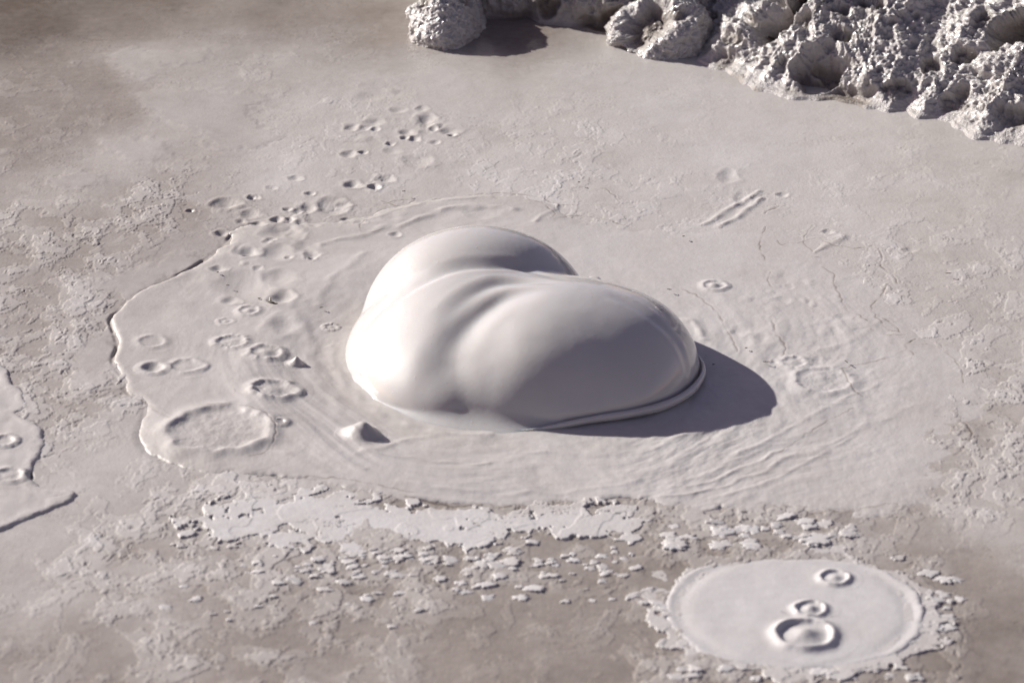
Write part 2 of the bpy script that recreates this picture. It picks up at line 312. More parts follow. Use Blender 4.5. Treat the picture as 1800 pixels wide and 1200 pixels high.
PADS = [smooth_closed(line(*p), 4) for p in (
    [(190, 95), (240, 85), (300, 90), (362, 88), (362, 112), (295, 115), (290, 135), (250, 140), (215, 125)],
    [(240, 165), (300, 158), (380, 158), (450, 163), (465, 178), (440, 205), (490, 240), (440, 262), (370, 262), (350, 232), (300, 218), (262, 195)],
    [(170, 248), (230, 242), (290, 250), (286, 275), (235, 285), (200, 272)],
    [(85, 322), (120, 305), (175, 305), (180, 320), (150, 332), (110, 334)],
    [(240, 470), (330, 440), (345, 455), (320, 475), (270, 498), (235, 520), (170, 500)],
    [(140, 620), (160, 595), (195, 590), (200, 640), (185, 665), (130, 670)])]

CARVE = []          # (x, y, r, depth) under the splash rings, so the plain never pokes through them
def dents(X, Y, Z):
    for (px, py, r, d, asp) in DENTS:
        x, y = at(px, py); r = r * .001 * 1.05
        q = ((X - x) / r) ** 2 + ((Y - y) / (r * asp)) ** 2
        m = q < 9
        if m.any():
            q[m] *= 1 + .55 * perlin((X[m] - x) / r * .8 + px, (Y[m] - y) / r * .8, 17)
            Z[m] += (-.5 * d * (np.exp(-q[m] * 1.6) * 1.25 - .3 * np.exp(-(np.sqrt(q[m]) - 1.25) ** 2 * 7))).astype(np.float32)
    return Z
def carve(X, Y, Z):
    for (x, y, r, d) in CARVE:
        q = np.sqrt((X - x) ** 2 + (Y - y) ** 2) / r
        m = q < 1
        if m.any(): Z[m] -= (d * (1 - sstep(.75, 1, q[m]))).astype(np.float32)
    return Z
def seams(X, Y, Z, T):
    for pts, w in SEAMS:
        lo = pts.min(0) - .02; hi = pts.max(0) + .02
        m = (X > lo[0]) & (X < hi[0]) & (Y > lo[1]) & (Y < hi[1])
        if not m.any(): continue
        x = X[m] + .003 * perlin(X[m] * 60, Y[m] * 60, 5); y = Y[m] + .005 * perlin(X[m] * 60, Y[m] * 60, 6)
        d = seg_dist(x, y * 1.0, pts)
        brk = sstep(-.25, .15, perlin(X[m] * 25, Y[m] * 25, 8)) * .75 + .25
        k = np.exp(-(d / w) ** 2) * brk
        T[m] -= (.45 * k).astype(np.float32); Z[m] -= (.0005 * k - .0003 * np.exp(-((d - 3 * w) / (2 * w)) ** 2)).astype(np.float32)
    return Z, T
def ridges(X, Y, Z):
    for pts, w, h in RIDGES:
        lo = pts.min(0) - .05; hi = pts.max(0) + .05
        m = (X > lo[0]) & (X < hi[0]) & (Y > lo[1]) & (Y < hi[1])
        if not m.any(): continue
        d = seg_dist(X[m] + .006 * perlin(X[m] * 20, Y[m] * 20, 5), Y[m] + .01 * perlin(X[m] * 20, Y[m] * 20, 6), pts)
        Z[m] += (.85 * h * np.exp(-(d / w) ** 2) * (.65 + .5 * perlin(X[m] * 30, Y[m] * 30, 12))).astype(np.float32)
    return Z

def ground_fn(X, Y, carved=True):
    near = (np.abs(X) < 1.6) & (Y > -1.6) & (Y < 2.4)
    Z = .003 * fbm(X * 1.6, Y * 1.6, 2, 1); 
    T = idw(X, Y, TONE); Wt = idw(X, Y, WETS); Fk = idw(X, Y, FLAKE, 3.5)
    warp = .02 * perlin(X * 9, Y * 9, 3)
    # crust broken in thin layered flakes: stepped noise
    a = fbm((X + warp) * 13, (Y + warp) * 10, 7, 21, .56)
    b = fbm(X * 8, Y * 7, 3, 31)
    dens = Fk * sstep(-.45, .25, b + Fk * .5)
    a2 = fbm((X - warp) * 24, (Y + warp) * 17, 5, 41, .58)
    Lh = 0; Lt = 0; cv = 0
    for f, thr, hh, tt in ((a, .30, .0010, .10), (a, .06, .0008, .11), (a2, .22, .0006, .07)):
        e = f - thr + .42 * dens - .12
        st = sstep(0, .010, e); Lh = Lh + hh * st; Lt = Lt + tt * st
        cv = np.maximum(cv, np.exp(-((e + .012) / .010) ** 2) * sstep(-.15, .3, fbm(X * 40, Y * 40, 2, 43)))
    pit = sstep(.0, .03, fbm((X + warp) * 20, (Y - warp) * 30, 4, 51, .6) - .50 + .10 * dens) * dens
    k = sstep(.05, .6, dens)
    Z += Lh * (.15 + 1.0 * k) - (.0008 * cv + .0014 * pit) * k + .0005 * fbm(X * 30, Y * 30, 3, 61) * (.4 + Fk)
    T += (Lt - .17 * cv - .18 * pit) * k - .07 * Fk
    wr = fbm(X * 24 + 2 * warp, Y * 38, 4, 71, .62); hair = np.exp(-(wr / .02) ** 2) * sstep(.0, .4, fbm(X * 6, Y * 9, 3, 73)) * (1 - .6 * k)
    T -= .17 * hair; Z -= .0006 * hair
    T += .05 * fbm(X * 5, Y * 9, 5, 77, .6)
    for i, p in enumerate(PADS):
        d = sdist(X, Y, p) + .03 * fbm(X * 30, Y * 30, 3, 80 + i); k = sstep(-.014, .018, d)
        Z = Z * (1 - k) + (.0012 + .003 * fbm(X * 1.6, Y * 1.6, 2, 1)) * k; Wt = Wt * (1 - k) + .5 * k
        T = T * (1 - k * .7) + k * .7 * (.47 if i < 4 else .48)
    Z += .0016 * fbm(X * 7, Y * 7, 2, 91)
    Z = dents(X, Y, Z); Z, T = seams(X, Y, Z, T); Z = ridges(X, Y, Z) if True else Z
    T = T + .05 * fbm(X * 2.5, Y * 2.5, 3, 95)
    far = ~near; Z[far] = .02 * fbm(X[far] * .3, Y[far] * .3, 2, 2); T[far] = .4; Wt[far] = .2
    if carved:
        Z = carve(X, Y, Z)
        ew = idw(X, Y, EDGE)
        for poly, dep, ew in ((POOL, .010, ew), (DISC, .008, .012), (SIDE, .008, .008)):    # a bed for the fluid layers that lie on the crust
            d = sdist(X, Y, poly); Z -= dep * sstep(ew * .7, ew * 1.3 + .03, d)
            if dep == .010:                                             # the gap left where the fluid sheet stops against the old crust
                g = np.exp(-((d + .003) / .0035) ** 2) * sstep(-.42, -.52, X) * (.12 + .88 * sstep(-.15, .3, fbm(X * 11, Y * 11, 3, 401))) * sstep(-.35, -.2, Y)
                Z -= .004 * g; T -= .4 * g
        d = np.hypot(X - BUBC[0], Y - BUBC[1]); Z -= .03 * (1 - sstep(.2, .3, d))
    return Z.astype(np.float32), {'tone': T, 'wet': Wt}, None

def pool_top(X, Y):
    dx, dy = X - BUBC[0], Y - BUBC[1]; r = np.hypot(dx, dy); th = np.arctan2(dy, dx)
    # slow rings of flow round the bubble, stretched along the tangent
    u = r * 9 + .9 * perlin(X * 3, Y * 3, 7); sx, sy = np.cos(th), np.sin(th)
    fl = fbm(u * 1.5 + 9, sx * 2.6 + sy * 2.3 + 4 + .5 * perlin(X * 4, Y * 4, 8), 4, 101, .5)
    low = sstep(.25, .5, r) * sstep(.3, -.35, dy - .25 * dx) 
    Z = .006 + .0022 * fbm(X * 5, Y * 5, 3, 103) + (.0022 + .007 * low) * fl * sstep(.9, .5, r) * 1.0
    fine = fbm(X * 45, Y * 30, 4, 105, .6)
    Z += .0009 * fine * (.3 + sstep(-.1, .6, dx) + .5 * low)
    Z += .0022 * fbm(X * 13 + .5 * sx, Y * 9, 3, 113) * sstep(.75, .4, r)
    Z += .002 * sstep(.05, .5, fbm(X * 16, Y * 16, 3, 107)) * sstep(.3, .6, dx)
    Z -= .006 * np.exp(-((r - .36) / .05) ** 2) * sstep(0, -.3, dx)
    Z += .006 * np.exp(-((r - .48) / .06) ** 2) * sstep(.1, -.3, dx)
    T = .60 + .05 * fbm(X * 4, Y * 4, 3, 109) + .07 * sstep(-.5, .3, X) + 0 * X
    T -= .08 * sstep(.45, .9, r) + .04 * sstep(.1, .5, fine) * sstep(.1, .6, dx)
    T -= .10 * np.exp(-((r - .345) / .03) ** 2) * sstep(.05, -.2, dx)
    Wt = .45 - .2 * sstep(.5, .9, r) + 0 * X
    return Z.astype(np.float32), T.astype(np.float32), Wt.astype(np.float32)
EDGE = [(200, 560, .007), (200, 640, .007), (260, 700, .007), (245, 760, .05), (270, 800, .05), (360, 830, .05), (520, 842, .012), (700, 875, .016), (900, 890, .016), (1100, 882, .02), (1250, 905, .018), (1440, 905, .02), (1560, 905, .05), (1660, 870, .12), (1700, 780, .14),
        (1760, 690, .14), (1730, 560, .2), (1560, 420, .2), (1330, 372, .16), (1220, 392, .1), (1010, 384, .05), (900, 344, .03), (760, 350, .03), (600, 388, .07), (420, 402, .04), (340, 470, .02), (250, 512, .010)]
THICK = [(200, 600, .75), (250, 720, .7), (300, 500, .9), (420, 400, .7), (600, 388, .6), (900, 344, .8), (500, 850, .7), (900, 890, .55), (900, 620, 1.), (1200, 780, .8), (1130, 890, .5), (1300, 900, .5), (1560, 905, .4), (1700, 800, .15), (1740, 620, .1), (1560, 430, .1), (1330, 380, .15), (1100, 400, .3), (1400, 600, .6)]
ROUGH = [(200, 600, .006), (262, 760, .008), (500, 842, .012), (800, 885, .008), (1100, 882, .02), (1300, 900, .045), (1500, 905, .045), (1700, 800, .05), (1700, 600, .06), (1400, 390, .06), (900, 344, .01), (500, 390, .02), (300, 490, .012)]
def layer(poly, top, rough, edge=.012, base=None, seedn=0, lipf=0.0):
    def fn(X, Y, carved=True):
        edge_, rough_ = (idw(X, Y, EDGE), idw(X, Y, ROUGH)) if edge is None else (edge, rough)
        return fn2(X, Y, carved, edge_, rough_)
    def fn2(X, Y, carved, edge, rough):
        Z, T, Wt = top(X, Y)
        Z = dents(X, Y, Z); Z = ridges(X, Y, Z); Z, T = seams(X, Y, Z, T)
        d = sdist(X, Y, poly) + rough * fbm(X * 20, Y * 20, 4, 131 + seedn, .5)
        if base: Z = Z * idw(X, Y, THICK)
        t = np.clip(d / edge, 0, 1); prof = np.sqrt(np.clip(1 - (1 - t) ** 2, 0, 1))
        Z = -.002 + (Z + .002) * prof + lipf * (np.asarray(edge) < .02) * np.exp(-((d - edge) / edge) ** 2)
        Z = np.where(d < 0, -.002 - np.minimum(-d * 2.5, .02), Z)
        if carved: Z = carve(X, Y, Z)
        return Z.astype(np.float32), {'tone': T, 'wet': Wt}, d > -.008
    return fn
def disc_top(X, Y):
    c = P2(1395, 1075); r = np.hypot(X - c[0], Y - c[1]) / .26
    Z = .004 + .0012 * fbm(X * 12, Y * 12, 3, 201) + .0016 * np.exp(-((r - .82 + .05 * perlin(X * 8, Y * 8, 3)) / .05) ** 2) * (.6 + perlin(X * 10, Y * 10, 6)) - .002 * np.exp(-((r - .7) / .06) ** 2)
    return Z, .78 + .03 * fbm(X * 9, Y * 9, 2, 205), .42 + 0 * X
def side_top(X, Y):
    Z = .0030 + .0028 * fbm(X * 14, Y * 8, 3, 211)
    return Z, .6 + .05 * fbm(X * 9, Y * 9, 2, 205), .4 + 0 * X
def sheet_top(X, Y):
    Z = .0030 + .0006 * fbm(X * 9, Y * 9, 3, 221) + .0007 * sstep(0, .05, fbm(X * 12, Y * 8, 3, 223, .5) - .05) + .0003 * fbm(X * 50, Y * 50, 3, 222)
    ed = sstep(.06, .0, sdist(X, Y, SHEET)) + sstep(-.25, -.45, X) * .5
    hole = sstep(.0, .03, fbm(X * 24, Y * 24, 4, 227, .5) - .46 + .34 * ed); cr = np.exp(-(fbm(X * 9, Y * 22, 4, 229, .6) / .014) ** 2) * sstep(.05, .3, perlin(X * 7, Y * 7, 31))
    Z -= .0052 * hole + .0015 * cr
    return Z, .80 - .16 * ed * sstep(-.3, .4, fbm(X * 11, Y * 11, 3, 233)) - .5 * hole - .35 * cr + .04 * fbm(X * 12, Y * 12, 3, 231), .12 + 0 * X

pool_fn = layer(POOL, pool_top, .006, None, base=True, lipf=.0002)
disc_fn = layer(DISC, disc_top, .010, .012, seedn=3, lipf=.0006)
side_fn = layer(SIDE, side_top, .014, .010, seedn=5, lipf=.0015)
sheet_fn = layer(SHEET, sheet_top, .075, .0035, seedn=7)

# ------------------------------------------------------------------ splash rings: px, py, radius mm, rim height, rim width, floor, centre bump, tail, roughness
RINGS = [
    ('splash_ring', 382, 762, 86, .014, .14, .001, .001, .10, .15, 'pool', 'largest pale splash ring with lumpy raised rim at lower left of the mud pool', 'mud ring'),
    ('splash_ring', 267, 605, 24, .0045, .22, -.001, 0, 0, .05, 'pool', 'smooth shallow round ring above the ring with a dark central hole', 'mud ring'),
    ('splash_ring', 269, 651, 22, .007, .30, -.004, -.005, .05, .05, 'pool', 'small ring with a dark central hole near left edge of the pool', 'mud ring'),
    ('splash_ring', 327, 648, 27, .006, .22, -.002, .001, .35, .08, 'pool', 'teardrop ring pointing right, beside the ring with a dark hole', 'mud ring'),
    ('splash_ring', 407, 607, 26, .007, .22, -.002, .003, 0, .2, 'pool', 'broken half ring left of the bumpy double ring', 'mud ring'),
    ('splash_ring', 467, 627, 28, .010, .24, -.002, .006, .05, .10, 'pool', 'bumpy double ring with lumpy middle left of the small white peak', 'mud ring'),
    ('splash_ring', 480, 692, 36, .011, .20, -.004, .004, .35, .14, 'pool', 'pointed oval ring with deep shaded floor above the cone', 'mud ring'),
    ('splash_ring', 438, 553, 19, .006, .24, -.001, .004, 0, .08, 'pool', 'small concentric ring just below the twig', 'mud ring'),
    ('splash_ring', 397, 570, 13, .003, .3, -.001, .002, 0, .15, 'pool', 'faint tiny ring left of the small concentric ring', 'mud ring'),
    ('splash_ring', 582, 576, 12, .005, .35, -.001, .002, 0, .25, 'pool', 'tiny crumpled ring close to left side of the big bubble', 'mud ring'),
    ('splash_ring', 1255, 505, 21, .007, .24, -.001, .006, .1, .05, 'pool', 'small ring with centre knob behind the big bubble on its right', 'mud ring'),
    ('splash_ring', 1446, 672, 50, .008, .16, -.001, .001, .1, .12, 'pool', 'wide shallow oval ring to the right of the bubble shadow', 'mud ring'),
    ('splash_ring', 1395, 640, 22, .006, .25, -.001, .002, 0, .15, 'pool', 'small soft ring touching upper left of the wide oval ring', 'mud ring'),
    ('splash_ring', 1467, 1020, 23, .011, .19, -.002, .005, .0, .05, 'disc', 'upper right ring on the round mud disc, apart from the other two', 'mud ring'),
    ('splash_ring', 1424, 1075, 24, .012, .19, -.002, .008, .0, .06, 'disc', 'middle ring on the round mud disc, touching the deep ring below', 'mud ring'),
    ('splash_ring', 1414, 1121, 45, .020, .15, -.002, .013, .0, .05, 'disc', 'deepest and largest ring on the round mud disc with central mound', 'mud ring'),
    ('splash_ring', 16, 838, 25, .008, .25, -.004, .003, 0, .1, 'side', 'small ring in the side pool at left edge of the photo', 'mud ring'),
    ('splash_ring', 6, 778, 20, .009, .3, -.004, 0, .1, .1, 'side', 'half-cut ring above the other ring in the left side pool', 'mud ring'),
]
FNS = {'pool': pool_fn, 'disc': disc_fn, 'side': side_fn, 'ground': ground_fn}
def ring_prof(i, X, Y):
    name, px, py, r, h, w, fl, cb, tail, rg = RINGS[i][:10]
    c = P2(px, py); r *= .001; h *= .40; cb *= .8; fl *= .25
    dx, dy = X - c[0], Y - c[1]; th = np.arctan2(dy, dx); rr = np.hypot(dx, dy); q0 = rr / r
    R = r * (1 + rg * perlin(np.cos(th) * 1.6 + 5 * i, np.sin(th) * 1.6, 301) + .25 * rg * perlin(np.cos(th) * 4 + 5 * i, np.sin(th) * 4, 305) + tail * np.exp(-((th + .12) / .42) ** 2))
    q = rr / R
    hh = h * (1 + min(.45, .15 + rg * 2.2) * perlin(np.cos(th) * 1.8 + 3 * i, np.sin(th) * 1.8, 307) + rg * 1.3 * perlin(np.cos(th) * 4.5 + 3 * i, np.sin(th) * 4.5, 309))
    wo = np.where(q > 1, w * 1.45, w * .95)
    P = hh * np.exp(-(np.abs(q - 1) / wo) ** 1.8) + fl * (1 - sstep(.4, 1, q)) + cb * np.exp(-(q / .46) ** 2)
    P += rg * .008 * fbm(X * 55, Y * 55, 3, 311 + i) * (1 - sstep(.6, 1.3, q)) * min(1, r / .03)
    return P * (1 - sstep(1.4, 1.7, q0)), q0, q
def ring_obj(i, spec):
    name, px, py, r, h, w, fl, cb, tail, rg, sup, label, cat = spec
    c = P2(px, py); r *= .001; ext = r * 1.95
    xs = np.linspace(c[0] - ext, c[0] + ext, max(40, int(ext * 2 / .0013))); ys = np.linspace(c[1] - ext, c[1] + ext, max(40, int(ext * 2 / .0017)))
    near = [j for j, o in enumerate(RINGS) if j != i and o[10] == sup and np.hypot(*(P2(o[1], o[2]) - c)) < ext + o[3] * .00195]
    def fn(X, Y):
        Z, A, _ = FNS[sup](X, Y, carved=False)
        P, q0, q = ring_prof(i, X, Y); own = q0 < 1.92
        for j in near:
            Pj, qj, _ = ring_prof(j, X, Y); P = P + Pj; own &= (q0 <= qj + .03)
        Z = Z + P + .0001
        A['tone'] = A['tone'] + .04 * np.exp(-((q - 1) / .3) ** 2)
        return Z, A, own
    CARVE.append((c[0], c[1], r * 1.70, .004 + max(0, -fl) + max(0, -cb) + rg * .01))
    return tag(grid_obj(name, xs, ys, fn), label, cat, 'splash rings on the mud')
for i, s in enumerate(RINGS): ring_obj(i, s)

# cones and pimples standing on the pool
def cone_obj(name, px, py, r, h, lean, label, cat, hole=False, seed=0, sup='pool', power=1.6, group='peaks of mud standing on the pool'):
    c = P2(px, py); r *= .001; ext = r * 1.15
    xs = np.linspace(c[0] - ext, c[0] + ext, 70); ys = np.linspace(c[1] - ext, c[1] + ext, 70)
    def fn(X, Y):
        Z, A, _ = FNS[sup](X, Y, carved=False)
        dx, dy = X - c[0], Y - c[1]; k = np.hypot(dx, dy) / r
        q = np.hypot(dx - lean * r * (1 - np.clip(k, 0, 1)), dy) / r * (1 + .15 * perlin(dx * 30, dy * 30, seed))
        P = h * np.exp(-(np.clip(q, 0, 9) * 1.9) ** power) * (1 - sstep(.55, .95, k))
        if hole: P -= h * 1.6 * np.exp(-(q / .2) ** 2)
        return Z + P + .0003 - .003 * sstep(.95, 1.1, k), A, k < 1.12
    return tag(grid_obj(name, xs, ys, fn), label, cat, group)
cone_obj('mud_cone', 634, 768, 46, .024, .12, 'pointed mud cone casting a short shadow below left of the bubble', 'mud cone', power=2.1)
cone_obj('mud_cone', 519, 642, 20, .014, .15, 'small white peak right of the bumpy double ring', 'mud cone', seed=3, power=1.9)
cone_obj('mud_pimple', 493, 752, 28, .009, 0, 'low pimple with a dark hole between largest ring and cone', 'mud pimple', hole=True, seed=4)
cone_obj('mud_lump', 1044, 503, 32, .014, .0, 'round knob of mud tucked behind the notch of the bubble', 'mud knob', seed=6, power=4)
CARVE.append((*P2(493, 752), .02, .02))

# ------------------------------------------------------------------ the plain and the layers of mud lying on it
def axis(lo, hi, n, far, k=26):
    a = np.linspace(lo, hi, n); st = (hi - lo) / n
    g = st * np.cumsum(1.42 ** np.arange(1, k)); g = g[g < far]
    return np.concatenate([lo - g[::-1], a, hi + g])
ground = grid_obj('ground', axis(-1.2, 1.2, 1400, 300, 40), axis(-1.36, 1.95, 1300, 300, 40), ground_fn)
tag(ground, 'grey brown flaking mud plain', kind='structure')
apron_fn = layer(smooth_closed((DISC[::5] - P2(1400, 1078)) * 1.13 + P2(1403, 1082), 5), lambda X, Y: (.0014 + .0008 * fbm(X * 20, Y * 20, 4, 241, .6) + .001 * sstep(0, .03, fbm(X * 18, Y * 16, 4, 243, .6)), .60 + .08 * sstep(0, .03, fbm(X * 18, Y * 16, 4, 243, .6)) + 0 * X, .1 + 0 * X), .085, .003, seedn=11)
def box(poly, m=.02): lo = poly.min(0) - m; hi = poly.max(0) + m; return lo, hi
def layer_obj(name, poly, fn, sx=.0017, sy=.0023):
    lo, hi = box(poly); 
    return grid_obj(name, np.arange(lo[0], hi[0], sx), np.arange(lo[1], hi[1], sy), fn)
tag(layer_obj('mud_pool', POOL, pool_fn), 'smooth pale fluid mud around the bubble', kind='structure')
disc = tag(layer_obj('mud_disc', DISC, disc_fn, .0015, .002), 'round pale disc of smooth fluid mud carrying three rings at lower right', 'mud disc')
rim = layer_obj('crust_rim', (DISC - P2(1400, 1078)) * 1.3 + P2(1400, 1078), apron_fn, .0015, .002); rim.parent = disc
tag(layer_obj('side_pool', SIDE, side_fn, .0015, .002), 'pale lipped pool of wrinkled mud at left edge of the photo', 'mud pool')
tag(layer_obj('crust_sheet', SHEET, sheet_fn, .0014, .002), 'long white sheet of cracked dry crust below the pool', 'mud crust')

# ------------------------------------------------------------------ the great bubble
def ell(p, c, r, rot=0.0, tilt=0.0):
    q = p - np.array(c); 
    cr, sr = math.cos(rot), math.sin(rot)
    x = q[..., 0] * cr + q[..., 1] * sr; y = -q[..., 0] * sr + q[..., 1] * cr; z = q[..., 2]
    k = np.sqrt((x / r[0]) ** 2 + (y / r[1]) ** 2 + (z / r[2]) ** 2)
    return (k - 1) * min(r) * .9
def smin(a, b, k):
    h = np.clip(.5 + .5 * (b - a) / k, 0, 1); return b * (1 - h) + a * h - k * h * (1 - h)
def foot(px, py, z=0): x, y = P2(px, py); return (x, y, z)
LOBES = [(foot(1066, 655, .0), (.162, .187, .140), -.1), (foot(839, 570, .0), (.206, .165, .178), .05),
         (foot(890, 620, .0), (.270, .262, .088), 0), (foot(806, 628, .0), (.155, .230, .130), -.05), (foot(862, 614, .0), (.178, .160, .147), -.15),
         (foot(946, 657, .0), (.145, .210, .149), -.2)]
def bubble_sdf(p):
    d = [ell(p, *l) for l in LOBES]
    m = smin(d[3], d[4], .06); m = smin(m, d[2], .05); f = smin(d[0], d[5], .075); m = smin(m, f, .030); m = smin(m, d[1], .007)
    th = np.arctan2(p[..., 1] - BUBC[1], p[..., 0] - BUBC[0])                # a soft foot where the mud spills out towards the front left
    k = .004 + .028 * np.exp(-((th + 1.80) / .5) ** 2)
    return smin(m, p[..., 2] * 1.0, k)
def onto_bubble(px, py):
    """where the sight line of a survey point meets the bubble"""
    v = np.array([(px - 900) / F, cp - (py - 600) / F * sp, -sp - (py - 600) / F * cp]); v /= np.linalg.norm(v)
    t = DIST - .5
    for _ in range(80): t += float(bubble_sdf((CAM + v * t)[None])[0]) * .7
    return CAM + v * t
FOLDS = [([(637, 598), (653, 560), (700, 520), (747, 492), (803, 471), (859, 466), (915, 471), (960, 483), (1000, 497)], .007, .014, .001),
         ([(770, 590), (784, 556), (821, 523), (859, 503), (896, 496), (961, 497), (1015, 507)], .005, .015, .001),
         ([(772, 700), (778, 668), (782, 645), (786, 618), (821, 570), (859, 541), (896, 522), (947, 511), (1015, 511)], .009, .026, .0012),
         ([(1060, 516), (1087, 523), (1148, 561), (1190, 603), (1208, 650), (1206, 672)], .002, .010, .001)]
def fold(V, D):
    out = V.copy(); sh = np.zeros(V.shape[:-1])
    for pts, dep, w, bul in FOLDS:
        P = smooth_open(np.array([onto_bubble(*p) for p in pts]), 6); m = len(P) - 1
        best = np.full(V.shape[:-1], 9.0); num = np.zeros(V.shape[:-1]); den = num.copy()
        for i in range(m):
            a, b = P[i], P[i + 1]; ab = b - a; t = np.clip(((V - a) @ ab) / (ab @ ab), 0, 1)
            d = ((V - a - t[..., None] * ab) ** 2).sum(-1); best = np.minimum(best, d)
            k = 1 / (d + 2e-4) ** 3; num += k * (i + t) / m; den += k
        par = num / den
        d = np.sqrt(best); env = sstep(0, .28, par) * sstep(1.0, .6, par)
        ww = w * (1.25 - .6 * par)
        sh += env * (-dep * np.exp(-(d / ww) ** 2) + bul * np.exp(-((d - 1.9 * ww) / (.7 * ww)) ** 2))
    return out + D * sh[..., None]
def bubble():
    nth, nph = 620, 300
    th = np.linspace(0, 2 * np.pi, nth, endpoint=False); ph = np.linspace(.0005, math.radians(108), nph)
    T, P = np.meshgrid(th, ph)
    D = np.stack([np.cos(T) * np.sin(P), np.sin(T) * np.sin(P), np.cos(P)], -1)
    c0 = np.array([BUBC[0] - .01, BUBC[1], .02])
    lo = np.zeros(T.shape); hi = np.full(T.shape, .40)
    for _ in range(22):
        mid = (lo + hi) / 2; ins = bubble_sdf(c0 + D * mid[..., None]) < 0
        lo = np.where(ins, mid, lo); hi = np.where(ins, hi, mid)
    R = (lo + hi) / 2; V = c0 + D * R[..., None]; V[..., 2] -= .03 * sstep(.302, .345, R)
    V = fold(V, D)
    V += D * (.0012 * fbm3(V[..., 0] * 14, V[..., 1] * 14, V[..., 2] * 14, 2, 5))[..., None]
    idx = np.arange(nth * nph).reshape(nph, nth); nx = np.roll(idx, -1, 1)
    q = np.stack([idx[1:], nx[1:], nx[:-1], idx[:-1]], -1).reshape(-1, 4)
    o = mesh_obj('mud_bubble', V.reshape(-1, 3), q, BUB)
    tag(o, 'huge glossy white mud bubble with folded lobes bulging from the pool', 'mud bubble')
    return o, V
bub, BV = bubble()
def outline(z):
    """the bubble's footprint at height z, as angle -> radius"""
    c0 = np.array([BUBC[0] - .01, BUBC[1]]); th = np.linspace(0, 2 * np.pi, 361); out = []
    lo = np.zeros(361); hi = np.full(361, .6)
    for _ in range(20):
        mid = (lo + hi) / 2; p = np.stack([c0[0] + np.cos(th) * mid, c0[1] + np.sin(th) * mid, np.full(361, z)], -1)
        ins = bubble_sdf(p) < 0; lo = np.where(ins, mid, lo); hi = np.where(ins, hi, mid)
    return th, (lo + hi) / 2, c0
def lip():
    th, r, c0 = outline(.008)
    a = np.linspace(math.radians(-96), math.radians(6), 200); rr = np.interp(np.mod(a, 2 * np.pi), th, r)
    fade = sstep(0, .35, (a - a[0]) / (a[-1] - a[0])) * sstep(1, .72, (a - a[0]) / (a[-1] - a[0]))
    k = 14; V = []
    for i, (t, R, f) in enumerate(zip(a, rr, fade)):
        rad = (.0015 + .0045 * f) * (1 + .1 * math.sin(t * 7) + .05 * math.sin(t * 23))
        for j in range(k):
            b = 2 * math.pi * j / k
            V.append((c0[0] + math.cos(t) * (R + .003 + rad * .75 + rad * math.cos(b)), c0[1] + math.sin(t) * (R + .003 + rad * .75 + rad * math.cos(b)), .0035 + .010 * f + rad * 1.25 * math.sin(b)))
    idx = np.arange(200 * k).reshape(200, k); n = np.roll(idx, -1, 1)
    q = np.stack([idx[:-1], n[:-1], n[1:], idx[1:]], -1).reshape(-1, 4)
    return mesh_obj('lip', np.array(V), q, BUB, parent=bub)
lip()

# ------------------------------------------------------------------ the spattered bank
def spatter(V, Nn, amp=1.0, seed=0, cav=1.0):
    x, y, z = V[..., 0], V[..., 1], V[..., 2]
    D = .038 * fbm3(x * 6, y * 6, z * 6, 3, seed + 1)
    w = .35 * fbm3(x * 18, y * 18, z * 18, 2, seed + 9)
    d1, r1 = worley3(x * 7.5 + w, y * 7.5 + w, z * 7.5, seed + 2); c1 = sstep(.55, .22, d1) * (r1 > .42)
    d2, r2 = worley3(x * 17 + w, y * 17 + w, z * 17, seed + 3); c2 = sstep(.5, .25, d2) * (r2 > .5)
    d3, r3 = worley3(x * 42 + w * 2, y * 42 + w * 2, z * 42, seed + 4); c3 = sstep(.5, .2, d3) * (r3 > .5)
    D -= cav * (.058 * c1 + .020 * c2 * (1 - .6 * c1) + .007 * c3)
    b1 = fbm3(x * 26, y * 26, z * 26, 4, seed + 5, .6, ridge=True)
    D += (1 - .7 * c1) * (.015 * b1 + .007 * fbm3(x * 55, y * 55, z * 55, 3, seed + 8, .6, ridge=True))
    D += (1 - .8 * c1) * .0055 * fbm3(x * 95, y * 95, z * 95, 3, seed + 6, .6, ridge=True)
    D += .006 * fbm3(x * 40, y * 40, z * 40, 2, seed + 7)
    hol = np.clip(np.maximum(c1, c2 * .7), 0, 1)
    return D * amp, np.clip(.75 - .62 * hol + .1 * b1, 0, 1)  # shade inside the hollows is painted into the tone
